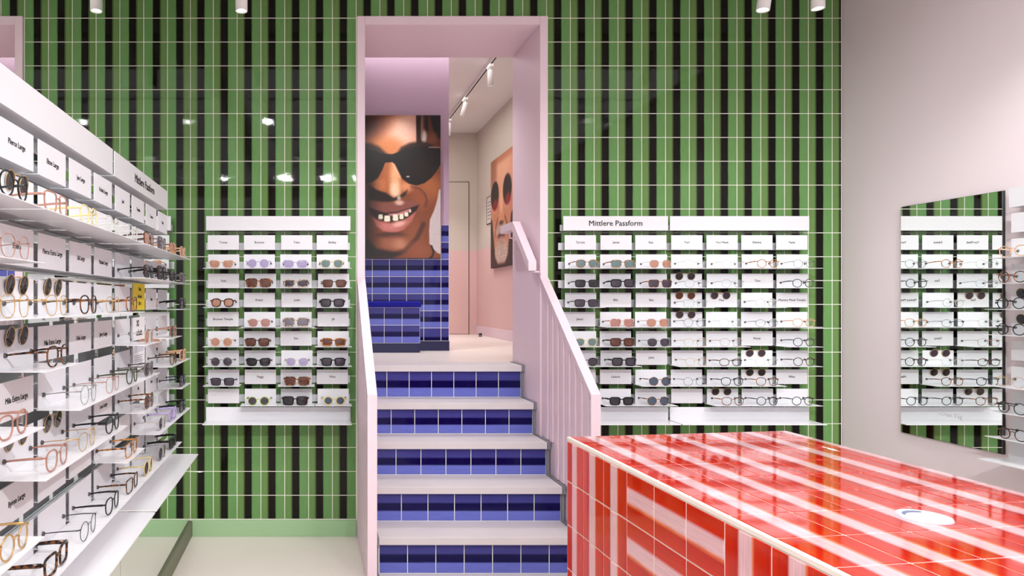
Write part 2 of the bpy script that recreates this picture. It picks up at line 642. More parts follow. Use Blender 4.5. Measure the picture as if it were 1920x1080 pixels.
MB().box(BX0 - ox, BX1 + .012 - ox, BY - .012 - oy, PIER - .006 - oy, .336, .382).build('cushion', 'navy_velvet', bench, bevel=.012)

# ------------------------------------------------------------------ staircase
NZ = [0.919, 0.7295, 0.554, 0.378, 0.2015, 0.026]
NY = [4.030, 3.814, 3.598, 3.383, 3.168, 2.99]
SX0, SX1 = 0.318, 1.249
TT = 0.036
st = empty('staircase', (0.78, 3.1, 0))
tag(st, 'staircase with pale stone treads and blue banded tile risers', 'staircase')
sx, sy, sz = st.location
for i in range(6):
    yb = BACK - .001 if i == 0 else NY[i - 1] + .026
    t = TT if i < 5 else .025
    MB().box(SX0 - sx, SX1 - sx, NY[i] - sy, yb - sy, NZ[i] - t, NZ[i]).build('tread', 'tread_stone', st, bevel=.002)
for i in range(5):
    yf = NY[i] + .022
    ztop, zbot = NZ[i] - TT, NZ[i + 1]
    yb = BACK - .002 if i == 0 else NY[i - 1] + .02
    MB().box(SX0 - sx, SX1 - sx, yf + .0016 - sy, yb - sy, zbot - .03 if i < 4 else .001, ztop - .001).build('riser', 'grout', st)
    x1 = SX1
    while x1 > SX0 + .01:
        x0 = max(x1 - .1325, SX0)
        fr = (x1 - x0) / .1325
        tile(st, 'riser_tile', ((x0 + x1) / 2 - sx, yf + TH - sy, (ztop + zbot) / 2), x1 - x0 - .0035, ztop - zbot - .004, U, V, N, 'blue_glaze', TH, (1 - fr, 1, 0, 1))
        x1 = x0
for xa, xb in ((JL1 + .001, SX0 - .001), (SX1 + .001, JR0 - .001)):
    for i in range(6):
        zb = NZ[i + 1] if i < 5 else 0
        e = MB()
        e.box(xa - sx, xb - sx, NY[i] - .003 - sy, (BACK - .001 if i == 0 else NY[i - 1] + .02) - sy, NZ[i] - TT if i < 5 else .002, NZ[i] + .003)
        if i < 5:
            e.box(xa - sx, xb - sx, NY[i] + .014 - sy, NY[i] + .05 - sy, zb + .003, NZ[i] - TT)
        e.build('edge_trim', 'zinc_trim', st)

# balustrades: solid, sloped top, upright slats on both faces
BF, BZF, BZB = 3.078, 0.877, 1.431
YB = D - .0165


def top_z(y):
    return BZF + (BZB - BZF) * (y - BF) / (YB - BF)


def stair_z(y):
    for i in range(6):
        if y > NY[i] - .004:
            return NZ[i] + .004
    return 0.0


def balustrade(xa, xb, label):
    e = empty('stair_balustrade', ((xa + xb) / 2, BF, 0))
    tag(e, label, 'balustrade', 'pink balustrades flanking the stairs')
    cx = (xa + xb) / 2
    t = .008
    pts = [(0, .001), (YB - BF, .001), (YB - BF, BZB), (0, BZF)]
    MB().prism(pts, 0, xa + t - cx, xb - t - cx).build('panel', 'pink_paint', e)
    # cap: sloped board over panel and slats
    pts = [(-.002, BZF), (YB - BF, BZB), (YB - BF, BZB - .03), (-.002, BZF - .03)]
    MB().prism(pts, 0, xa - cx, xb - cx).build('cap', 'pink_paint', e)
    MB().box(xa - cx, xb - cx, -.002, .02, .002, BZF - .028).build('end_post', 'pink_paint', e, bevel=.0015)
    y = BF + .034
    w_ = .042
    while y + w_ < YB:
        for side, (p, q) in enumerate(((xa, xa + t), (xb - t, xb))):
            inner = (side == 1) if xa < .5 else (side == 0)
            zb = stair_z(y + w_) + .002 if inner else .002
            a, b = y - BF, y + w_ - BF
            pts = [(a, zb), (b, zb), (b, top_z(y + w_) - .029), (a, top_z(y) - .029)]
            pts[2] = (b, top_z(y + w_) - .031)
            pts[3] = (a, top_z(y) - .031)
            s = MB().prism(pts, 0, p - cx, q - cx).build('slat', 'pink_paint', e)
        y += .076
    return e


balustrade(JL0, JL1, 'pink slatted balustrade on the left side of the stairs')
balustrade(JR0, JR1, 'pink slatted balustrade between stairs and red counter')

hr = empty('handrail', (1.21, 3.72, 1.49))
tag(hr, 'square pink handrail bracketed to the right side of the stair opening', 'handrail')
hx, hy, hz = hr.location


def pr(i):
    return [(-.021, -.024), (.021, -.024), (.021, .024), (-.021, .024)]


P0, P1, P2 = (0, 0, 0), (0, .30, .255), (0, .55, .255)
hb = MB()
s0 = .255 / .30
pts = [(0, -.026), (.30 + .008, .255 - .026), (.55, .229), (.55, .277), (.29, .277), (0, .027)]
hb.prism(pts, 0, -.022, .022)
hb.build('rail', 'pink_paint', hr, bevel=.002)
for y, z in ((.03, .0), (.42, .222)):
    MB().tube([(0.0, y, z + .006), (0.0, y, z - .03), (.05, y, z - .03)], lambda i: [(.006 * math.cos(a * math.pi / 4), .006 * math.sin(a * math.pi / 4)) for a in range(8)], up=(0, 1, 0)).build('bracket', 'pink_paint', hr)
    MB().cyl((.047, y, z - .03), .018, .018, .0075, 'x').build('wall_plate', 'pink_paint', hr)

# ------------------------------------------------------------------ posters (flat prints)
def sstep(a, b, x):
    t = np.clip((x - a) / (b - a), 0, 1)
    return t * t * (3 - 2 * t)


class Paint:
    def __init__(self, x, y):
        self.x, self.y = x, y
        self.c = np.zeros(x.shape + (3,))

    def fill(self, rgb):
        self.c[:] = rgb

    def blend(self, rgb, m):
        m = np.clip(m, 0, 1)[..., None]
        self.c = self.c * (1 - m) + np.array(rgb, float) * m

    def mul(self, f):
        self.c = self.c * f[..., None]

    def ell(self, cx, cy, rx, ry, rgb, soft=.3, a=1, rot=0):
        dx, dy = self.x - cx, self.y - cy
        c_, s_ = math.cos(rot), math.sin(rot)
        d = np.sqrt(((dx * c_ + dy * s_) / rx) ** 2 + ((-dx * s_ + dy * c_) / ry) ** 2)
        self.blend(rgb, a * (1 - sstep(1 - soft, 1 + soft, d)))

    def poly(self, pts, rgb, soft=1.5, a=1):
        x, y = self.x, self.y
        ins = np.zeros(x.shape, bool)
        dm = np.full(x.shape, 1e9)
        n = len(pts)
        for i in range(n):
            x0, y0 = pts[i]
            x1, y1 = pts[(i + 1) % n]
            if y0 != y1:
                cnd = ((y0 > y) != (y1 > y)) & (x < (x1 - x0) * (y - y0) / (y1 - y0) + x0)
                ins ^= cnd
            L = (x1 - x0) ** 2 + (y1 - y0) ** 2 + 1e-9
            t = np.clip(((x - x0) * (x1 - x0) + (y - y0) * (y1 - y0)) / L, 0, 1)
            dm = np.minimum(dm, np.hypot(x - x0 - t * (x1 - x0), y - y0 - t * (y1 - y0)))
        sd = np.where(ins, dm, -dm)
        self.blend(rgb, a * sstep(-soft, soft, sd))

    def line(self, pts, w, rgb, soft=1.0, a=1):
        x, y = self.x, self.y
        dm = np.full(x.shape, 1e9)
        for (x0, y0), (x1, y1) in zip(pts, pts[1:]):
            L = (x1 - x0) ** 2 + (y1 - y0) ** 2 + 1e-9
            t = np.clip(((x - x0) * (x1 - x0) + (y - y0) * (y1 - y0)) / L, 0, 1)
            dm = np.minimum(dm, np.hypot(x - x0 - t * (x1 - x0), y - y0 - t * (y1 - y0)))
        self.blend(rgb, a * (1 - sstep(w - soft, w + soft, dm)))


def print_mesh(name, nx, ny, w, h, painter):
    """sheet in local x (0..w), z (0..-h) facing -y, colours stored per corner point"""
    gx, gy = np.meshgrid(np.linspace(0, 1, nx), np.linspace(0, 1, ny))
    rgb = np.clip(painter(gx, gy), 0, 255) / 255
    lin = np.where(rgb <= .04045, rgb / 12.92, ((rgb + .055) / 1.055) ** 2.4)
    co = np.stack([gx * w, np.zeros_like(gx), -gy * h], -1).reshape(-1, 3)
    me = bpy.data.meshes.new(name)
    idx = np.arange(nx * ny).reshape(ny, nx)
    f = np.stack([idx[1:, :-1], idx[1:, 1:], idx[:-1, 1:], idx[:-1, :-1]], -1).reshape(-1, 4)
    me.from_pydata(co.tolist(), [], f.tolist())
    at = me.color_attributes.new('print', 'FLOAT_COLOR', 'POINT')
    col = np.concatenate([lin.reshape(-1, 3), np.ones((nx * ny, 1))], 1).astype(np.float32)
    at.data.foreach_set('color', col.ravel())
    me.materials.append(MATS['printed_poster'])
    return me


def smile(u, v):
    # print coordinates: 198 wide, 268 high, origin shifted so the face sits as on the sheet
    x, y = 628 + u * 198, 216 + v * 268
    p = Paint(x, y)
    p.fill((128, 66, 36))
    rng = np.random.RandomState(3)
    # forehead
    p.ell(735, 262, 62, 50, (176, 104, 64), .6)
    p.ell(762, 250, 36, 32, (222, 164, 138), .7)
    p.ell(768, 232, 22, 22, (226, 176, 156), .8)
    p.ell(728, 275, 26, 16, (186, 112, 66), .7)
    p.ell(690, 228, 34, 26, (74, 34, 20), .7, .9)
    # hair
    p.poly([(790, 214), (826, 214), (826, 274), (790, 272)], (96, 48, 28), 2)
    p.poly([(780, 214), (790, 214), (790, 272), (781, 272)], (30, 10, 8), 1.5)
    p.poly([(795, 214), (804, 214), (803, 246), (797, 246)], (20, 8, 8), 1.5)
    p.poly([(806, 214), (828, 214), (828, 262), (818, 258), (810, 236)], (10, 8, 10), 3)
    p.ell(795, 256, 5, 12, (206, 196, 190), .5, .9)
    p.ell(791, 240, 2.5, 22, (150, 116, 96), .5, .7)
    p.ell(812, 258, 9, 10, (130, 74, 46), .6, .8)
    # brows
    p.poly([(744, 288), (752, 276), (768, 268), (790, 265), (812, 272), (800, 284), (760, 290)], (38, 20, 10), 4)
    p.poly([(726, 290), (712, 276), (696, 269), (670, 266), (640, 270), (640, 292)], (40, 20, 10), 5)
    # cheeks
    p.ell(806, 352, 24, 22, (168, 96, 54), .7)
    p.ell(790, 372, 16, 18, (150, 78, 44), .7)
    # nose
    p.ell(734, 340, 24, 34, (176, 98, 56), .5)
    p.ell(741, 338, 10, 36, (236, 170, 124), .7)
    p.ell(741, 356, 9, 13, (255, 212, 176), .7)
    p.ell(712, 348, 12, 13, (196, 116, 68), .6)
    p.ell(762, 350, 12, 10, (222, 144, 98), .7)
    p.poly([(690, 346), (706, 356), (724, 362), (738, 371), (750, 367), (764, 356), (760, 366), (746, 374), (736, 378), (716, 378), (690, 374)], (26, 12, 8), 3)
    # sunglasses
    p.poly([(624, 276), (650, 272), (684, 276), (703, 280), (720, 288), (735, 289), (747, 285), (764, 278), (788, 274), (830, 277), (830, 300),
            (821, 317), (809, 333), (796, 343), (780, 348), (766, 344), (754, 335), (747, 321), (740, 307), (733, 304), (722, 305), (716, 320),
            (708, 334), (696, 342), (680, 345), (650, 343), (630, 320)], (12, 8, 6), 1.3)
    p.line([(804, 276), (826, 277)], .8, (150, 140, 140), .8)
    p.line([(690, 277), (706, 281), (716, 287)], .7, (60, 56, 56), .8)
    p.ell(765, 331, 3.5, 1.4, (210, 200, 190), .5)
    p.ell(785, 318, 22, 14, (30, 14, 10), .8, .7)
    p.line([(735, 305), (742, 318), (750, 332)], 1.0, (240, 190, 150), 1.2, .8)
    # smile crease
    p.line([(772, 350), (786, 352), (797, 362), (801, 374), (798, 386)], 2.4, (74, 34, 20), 3.5, .55)
    p.line([(774, 348), (788, 350), (800, 361), (804, 373)], 1.0, (200, 136, 98), 1.6, .5)
    # mouth
    p.poly([(690, 379), (712, 380), (730, 381), (746, 378), (764, 376), (786, 380), (784, 388), (766, 392), (746, 398), (720, 398), (700, 392)], (134, 76, 64), 2.5)
    p.ell(749, 380, 8, 4.5, (222, 180, 164), .6)
    p.ell(748, 371, 3.5, 4, (210, 190, 176), .6, .9)
    p.poly([(690, 388), (706, 394), (722, 399), (746, 397), (768, 390), (786, 384), (780, 396), (768, 406), (752, 413), (728, 416), (708, 411), (694, 401)], (34, 10, 10), 1.6)
    p.poly([(726, 401), (746, 399), (768, 391), (772, 393), (760, 402), (736, 406)], (196, 128, 124), 1.2)
    for a, b, c, d_ in ((709, 402, 718, 411), (720, 404, 732, 415.5), (736, 402, 747, 414), (748.5, 401, 757, 411), (758, 398, 766, 406), (767, 393, 771, 399)):
        p.poly([(a + 1, b), (c - 1, b), (c, d_ - 2), (c - 2, d_), (a + 2, d_), (a, d_ - 2)], (252, 244, 218), .9)
    p.poly([(698, 408), (714, 416), (734, 419), (756, 414), (770, 404), (780, 396), (772, 416), (758, 430), (738, 437), (718, 433), (706, 424)], (196, 110, 102), 2.2)
    p.ell(748, 420, 14, 5, (246, 190, 180), .7, .9, -.25)
    p.ell(726, 425, 16, 6, (214, 134, 126), .7, .7, .2)
    p.ell(735, 441, 26, 5, (44, 20, 14), .6, .9)
    # chin and jaw
    p.ell(742, 456, 30, 14, (164, 98, 70), .7)
    p.ell(752, 458, 13, 9, (206, 142, 110), .8, .8)
    p.ell(776, 440, 16, 24, (148, 82, 50), .8, .8)
    p.line([(700, 474), (735, 478), (760, 470), (782, 446), (794, 420)], 4, (60, 30, 20), 4, .8)
    p.ell(786, 470, 22, 16, (148, 80, 50), .7, .9)
    p.poly([(628, 484), (700, 484), (735, 484), (752, 476), (735, 472), (705, 466), (690, 450), (628, 440)], (30, 16, 12), 5)
    # backdrop at right
    p.poly([(830, 352), (823, 356), (820, 374), (814, 394), (806, 412), (804.5, 432), (805, 456), (812, 466), (820, 474), (830, 478)], (206, 192, 192), 1.2)
    p.line([(809, 461), (813, 472), (811, 480), (806, 484)], 1.6, (16, 8, 8), 1)
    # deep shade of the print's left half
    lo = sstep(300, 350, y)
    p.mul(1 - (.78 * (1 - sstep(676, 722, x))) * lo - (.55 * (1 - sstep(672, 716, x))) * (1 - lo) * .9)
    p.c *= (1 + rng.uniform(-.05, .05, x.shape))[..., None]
    return p.c


def beard(u, v):
    x, y = u, v
    p = Paint(x, y)
    p.fill((206, 138, 104))
    p.ell(.5, .12, .5, .2, (232, 172, 138), .7)
    p.ell(.5, .0, .8, .06, (190, 120, 90), .6)
    p.ell(.12, .1, .16, .2, (150, 92, 66), .7, .8)
    for cx in (.2, .76):
        p.ell(cx, .345, .21, .15, (232, 160, 136), .15)
        p.ell(cx, .335, .185, .13, (18, 8, 8), .12)
        p.ell(cx + .02, .42, .12, .05, (150, 18, 30), .6, .9)
    p.ell(.5, .44, .07, .14, (244, 184, 146), .6)
    p.ell(.5, .56, .11, .06, (226, 150, 112), .6)
    p.ell(.5, .615, .09, .025, (56, 24, 18), .5)
    for s in (-1, 1):
        p.line([(.5 + s * .16, .56), (.5 + s * .26, .64), (.5 + s * .28, .72)], .012, (110, 56, 40), .012)
    p.ell(.5, .67, .24, .05, (198, 172, 156), .5)
    p.ell(.5, .725, .16, .028, (70, 20, 20), .4)
    p.ell(.5, .755, .14, .022, (176, 84, 74), .5)
    p.ell(.5, .86, .26, .12, (206, 182, 168), .5)
    p.ell(.5, .82, .12, .05, (176, 120, 96), .7, .7)
    p.ell(.5, .9, .06, .06, (160, 112, 92), .7, .6)
    p.poly([(-.1, .5), (.08, .56), (.14, .72), (.22, .9), (.34, .97), (.66, .97), (.78, .9), (.86, .72), (.92, .56), (1.1, .5), (1.1, 1.1), (-.1, 1.1)], (38, 18, 14), .02)
    p.ell(.5, .88, .27, .085, (208, 186, 172), .4, .8)
    rng = np.random.RandomState(5)
    n = rng.uniform(-.16, .16, x.shape) * ((y > .62) & (y < .98))
    p.c *= (1 + n)[..., None]
    return p.c


PW, PH = 0.807, 1.093
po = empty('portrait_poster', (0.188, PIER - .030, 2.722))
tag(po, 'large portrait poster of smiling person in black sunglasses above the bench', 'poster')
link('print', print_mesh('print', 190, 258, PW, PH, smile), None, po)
MB().box(0, PW, .001, .028, -PH, 0).build('backing', 'poster_edge', po)
po2 = empty('portrait_poster', (UXR - .032, 7.17, 2.757), R(-90))
tag(po2, 'portrait poster of bearded person in round red sunglasses on upstairs side wall', 'poster')
link('print', print_mesh('print', 90, 130, .79, 1.112, beard), None, po2)
MB().box(0, .79, .001, .03, -1.112, 0).build('backing', 'poster_edge', po2)

ns = empty('wall_notice', (UXR - .007, 7.43, 2.42), R(-90))
tag(ns, 'small white framed notice on upstairs wall beside bearded portrait', 'notice')
MB().box(0, .2, 0, .006, -.28, 0).build('board', 'door_cream', ns)
MB().box(-.006, .206, -.003, .006, -.286, -.28).box(-.006, .206, -.003, .006, 0, .006).box(-.006, 0, -.003, .006, -.28, 0).box(.2, .206, -.003, .006, -.28, 0).build('frame', 'gap_dark', ns)
lm = MB()
for k in range(6):
    lm.box(.03, .17 - .02 * (k % 3), -.001, .0005, -.06 - .035 * k, -.05 - .035 * k)
lm.build('printed_lines', 'slot_grey', ns)

ds = empty('door_stop', (1.83, 7.35, UZ))
tag(ds, 'tiny dark door stop on the upper floor near the skirting', 'door stop')
MB().cyl((0, 0, 0), .02, .017, .022).build('stop_base', 'zinc_trim', ds, smooth=False)
MB().cyl((0, 0, .022), .019, .014, .016).build('stop_rubber', 'rubber', ds)

# ------------------------------------------------------------------ lettering
TXT = {}


def lettering(text, size, parent, loc, rot=(R(90), 0, 0), name='lettering', matn='ink', align='CENTER'):
    key = (text, size, align, matn)
    if key not in TXT:
        cu = bpy.data.curves.new('lettering', 'FONT')
        cu.body = text
        cu.size = size
        cu.align_x = align
        cu.align_y = 'CENTER'
        cu.resolution_u = 2
        cu.bevel_depth = size * .013
        cu.bevel_resolution = 0
        cu.extrude = 0.0002
        tmp = bpy.data.objects.new('tmp', cu)
        COL.objects.link(tmp)
        bpy.context.view_layer.update()
        me = bpy.data.meshes.new_from_object(tmp.evaluated_get(bpy.context.evaluated_depsgraph_get()))
        bpy.data.objects.remove(tmp)
        me.name = 'lettering'
        me.materials.clear()
        me.materials.append(MATS[matn])
        TXT[key] = me
    o = bpy.data.objects.new(name, TXT[key])
    COL.objects.link(o)
    o.parent = parent
    o.location = loc
    o.rotation_euler = rot
    return o


# ------------------------------------------------------------------ spectacles
GM = {}


def outline(shape, n=28):
    """right lens outline, outer side +x"""
    a, b, e, tw, lift, drop = {
        'round': (.0225, .0215, 2.0, .00, 0, 0),
        'oval': (.0240, .0185, 2.2, .03, 0, 0),
        'panto': (.0235, .0205, 2.5, .08, 0, 0),
        'square': (.0255, .0195, 4.0, .07, 0, 0),
        'cat': (.0255, .0185, 2.8, .08, .006, 0),
        'boxy': (.0270, .0215, 4.6, .06, 0, 0),
        'slim': (.0240, .0160, 3.4, .06, 0, 0)}[shape]
    pts = []
    for i in range(n):
        t = 2 * math.pi * i / n
        c, s = math.cos(t), math.sin(t)
        x = a * math.copysign(abs(c) ** (2 / e), c)
        z = b * math.copysign(abs(s) ** (2 / e), s)
        x *= 1 + tw * z / b
        if z > 0 and x > 0:
            z += lift * (x / a) ** 2
        pts.append((x, z))
    return pts, a, b


def spec_meshes(shape, thick, tall):
    key = (shape, thick, tall)
    if key in GM:
        return GM[key]
    pts, a, b = outline(shape)
    r = {'thin': .0009, 'mid': .0019, 'fat': .0033}[thick]
    dep = {'thin': .0009, 'mid': .0017, 'fat': .0026}[thick]
    zc = b + r + .0005
    dx = a + .0095
    FY = -.086

    def bow(x):
        return FY + (x / .07) ** 2 * .006
    prof = [(r * math.cos(q * math.pi / 3), dep * math.sin(q * math.pi / 3)) for q in range(6)]
    fr = MB()
    for s in (-1, 1):
        path = [(s * (dx + x), bow(dx + x), zc + z) for x, z in pts]
        fr.tube(path, lambda i: prof, closed=True, up=(0, 1, 0))
    zb = zc + b * .32
    br = max(r * .9, .001)
    bx = dx - a * .93
    fr.tube([(-bx, bow(bx), zb), (-bx * .5, FY, zb + .003), (0, FY, zb + .0038), (bx * .5, FY, zb + .003), (bx, bow(bx), zb)],
            lambda i: [(br * math.cos(q * math.pi / 3), dep * math.sin(q * math.pi / 3)) for q in range(6)], up=(0, 1, 0))
    hx = max(dx + a + .006, .064)
    zh = zc + b * .55
    for s in (-1, 1):
        fr.tube([(s * (dx + a * .93), bow(dx + a), zh - .001), (s * (hx - .001), bow(hx), zh), (s * hx, bow(hx) + .006, zh)],
                lambda i: [(br * 1.1 * math.cos(q * math.pi / 3), max(br, .0012) * 1.3 * math.sin(q * math.pi / 3)) for q in range(6)], up=(0, .3, 1))
    fm = fr.mesh('frame_front')
    lens = []
    for s in (-1, 1):
        l = MB()
        ring = [(s * (dx + x * .985), bow(dx + x), zc + z * .985) for x, z in pts]
        n = len(ring)
        ring_i = [(s * (dx + x * .55), bow(dx + x * .55) - .0012, zc + z * .55) for x, z in pts]
        vs = ring + ring_i + [(s * dx, bow(dx) - .0016, zc)]
        fs = [(i, (i + 1) % n, n + (i + 1) % n, n + i) for i in range(n)] + [(n + i, n + (i + 1) % n, 2 * n) for i in range(n)]
        l.add(vs, fs)
        lens.append(l.mesh('lens'))
    th = {'thin': (.0009, .0011), 'mid': (.0013, .0024), 'fat': (.0018, .0042)}[thick]
    tem = []
    for s in (-1, 1):
        path = [(s * hx, bow(hx) + .004, zh), (s * (hx + .002), -.05, zh - .001), (s * (hx + .001), -.02, zh - .004), (s * (hx - .001), -.001, zh - .007)]
        k_ = [1.0, .95, .8, .7]

        def pf(i):
            return [(th[0] * x, th[1] * k_[i] * z) for x, z in ((-1, -1), (1, -1), (1, 1), (-1, 1))]
        tem.append((MB().tube(path, pf, up=(0, 0, 1)).mesh('temple'), (s * (hx - .001), -.0045, zh - .007)))
    GM[key] = (fm, lens, tem)
    for me in [fm] + lens + [t[0] for t in tem]:
        for p in me.polygons:
            p.use_smooth = True
        me.materials.append(MATS['f_black'])
    return GM[key]


PAD = MB().cyl((0, 0, 0), .0045, .0055, .0042, 'y', 10).mesh('holder_pad')
PAD.materials.append(MATS['pad_grey'])


def inst(name, me, parent, material=None, loc=(0, 0, 0)):
    o = bpy.data.objects.new(name, me)
    COL.objects.link(o)
    o.parent = parent
    o.location = loc
    if material:
        o.material_slots[0].link = 'OBJECT'
        o.material_slots[0].material = MATS[material]
    return o


FN = {'black': 'black', 'darktort': 'dark tortoiseshell', 'tort': 'brown tortoiseshell', 'amber': 'amber', 'speckle': 'speckled', 'pinktort': 'pink tortoiseshell',
      'brown': 'brown', 'green': 'olive green', 'darkgreen': 'dark green', 'navy': 'navy', 'grey': 'grey', 'gold': 'gold wire', 'silver': 'silver wire',
      'gunmetal': 'dark wire', 'clear': 'clear', 'rose': 'rose', 'peach': 'peach', 'lilac': 'lilac', 'lemon': 'pale yellow', 'lime': 'lime green'}
SN = {'round': 'round', 'oval': 'oval', 'panto': 'rounded', 'square': 'square', 'cat': 'cat-eye', 'boxy': 'chunky square', 'slim': 'narrow'}
ORD = ['zero', 'one', 'two', 'three', 'four', 'five', 'six', 'seven', 'eight', 'nine']


def glasses(M, spec, label, group):
    """spec: shape, thickness, frame colour, lens colour"""
    shape, thick, f, l = spec
    fm, lens, tem = spec_meshes(shape, thick, 0)
    sun = l != 'clear'
    e = empty('sunglasses' if sun else 'glasses')
    e.matrix_world = M
    tag(e, label, 'sunglasses' if sun else 'glasses', group)
    inst('frame_front', fm, e, 'f_' + f)
    for q in lens:
        inst('lens', q, e, 'l_' + l)
    for q, tip in tem:
        t = inst('temple', q, e, 'f_' + f)
        inst('temple_end', PAD, t, None, tip)
    return e


def clip_mesh():
    if 'clip' in GM:
        return GM['clip']
    brg = MB()
    lens, rims = [], []
    for s in (-1, 1):
        path = [(s * .0325 + .0205 * math.cos(t * math.pi / 12), 0, .0205 * math.sin(t * math.pi / 12)) for t in range(24)]
        rim = MB()
        rims.append(rim)
        rim.tube(path, lambda i: [(.0009 * math.cos(q * math.pi / 3), .0009 * math.sin(q * math.pi / 3)) for q in range(6)], closed=True)
        l = MB()
        vs = [(s * .0325 + .020 * math.cos(t * math.pi / 12), 0, .020 * math.sin(t * math.pi / 12)) for t in range(24)] + [(s * .0325, -.0012, 0)]
        l.add(vs, [(i, (i + 1) % 24, 24) for i in range(24)])
        lens.append(l.mesh('lens'))
    brg.tube([(-.018, 0, .0145), (-.008, -.001, .0165), (.008, -.001, .0165), (.018, 0, .0145)], lambda i: [(.0011 * math.cos(q * math.pi / 3), .0011 * math.sin(q * math.pi / 3)) for q in range(6)])
    rm, bm_ = [q.mesh('rim') for q in rims], brg.mesh('bridge')
    for me in rm + [bm_] + lens:
        me.materials.append(MATS['f_gold'])
        for p in me.polygons:
            p.use_smooth = True
    GM['clip'] = (rm, bm_, lens)
    return GM['clip']


def clip_on(M, l, label, group):
    rm, bm_, lens = clip_mesh()
    e = empty('clip_on_lenses')
    e.matrix_world = M
    tag(e, label, 'clip-on lenses', group)
    for q in rm:
        inst('rim', q, e, 'f_gold')
    inst('bridge', bm_, e, 'f_gold')
    for q in lens:
        inst('lens', q, e, 'l_' + l)
    return e


# ------------------------------------------------------------------ wall displays
DEL = 0.058            # plate stands off the wall
ROW0, RP, PHT, PWD = 1.658, 0.1045, 0.079, 0.170
SHELF = 0.098
PLATE = {}


def panel_mesh(shelf, pitch):
    key = (shelf, round(pitch, 4))
    if key in PLATE:
        return PLATE[key]
    b = MB()
    t = .0018
    w = PWD / 2
    b.box(-w, w, -DEL, -DEL + t, 0, PHT)                 # face plate
    b.box(-w, w, -DEL + t, -.006, 0, t)                  # bottom return to the wall
    b.box(-w, w, -.006 - t, -.006, t, .03)               # hook lip on the rail
    me = b.mesh('panel')
    me.materials.append(MATS['white_metal'])
    sm = None
    if shelf:
        s = MB()
        sw = pitch / 2 - .0012
        s.box(-sw, sw, -DEL - SHELF, -DEL - .0002, -t, 0)
        sm = s.mesh('shelf')
        sm.materials.append(MATS['white_tray'])
    PLATE[key] = (me, sm)
    return PLATE[key]


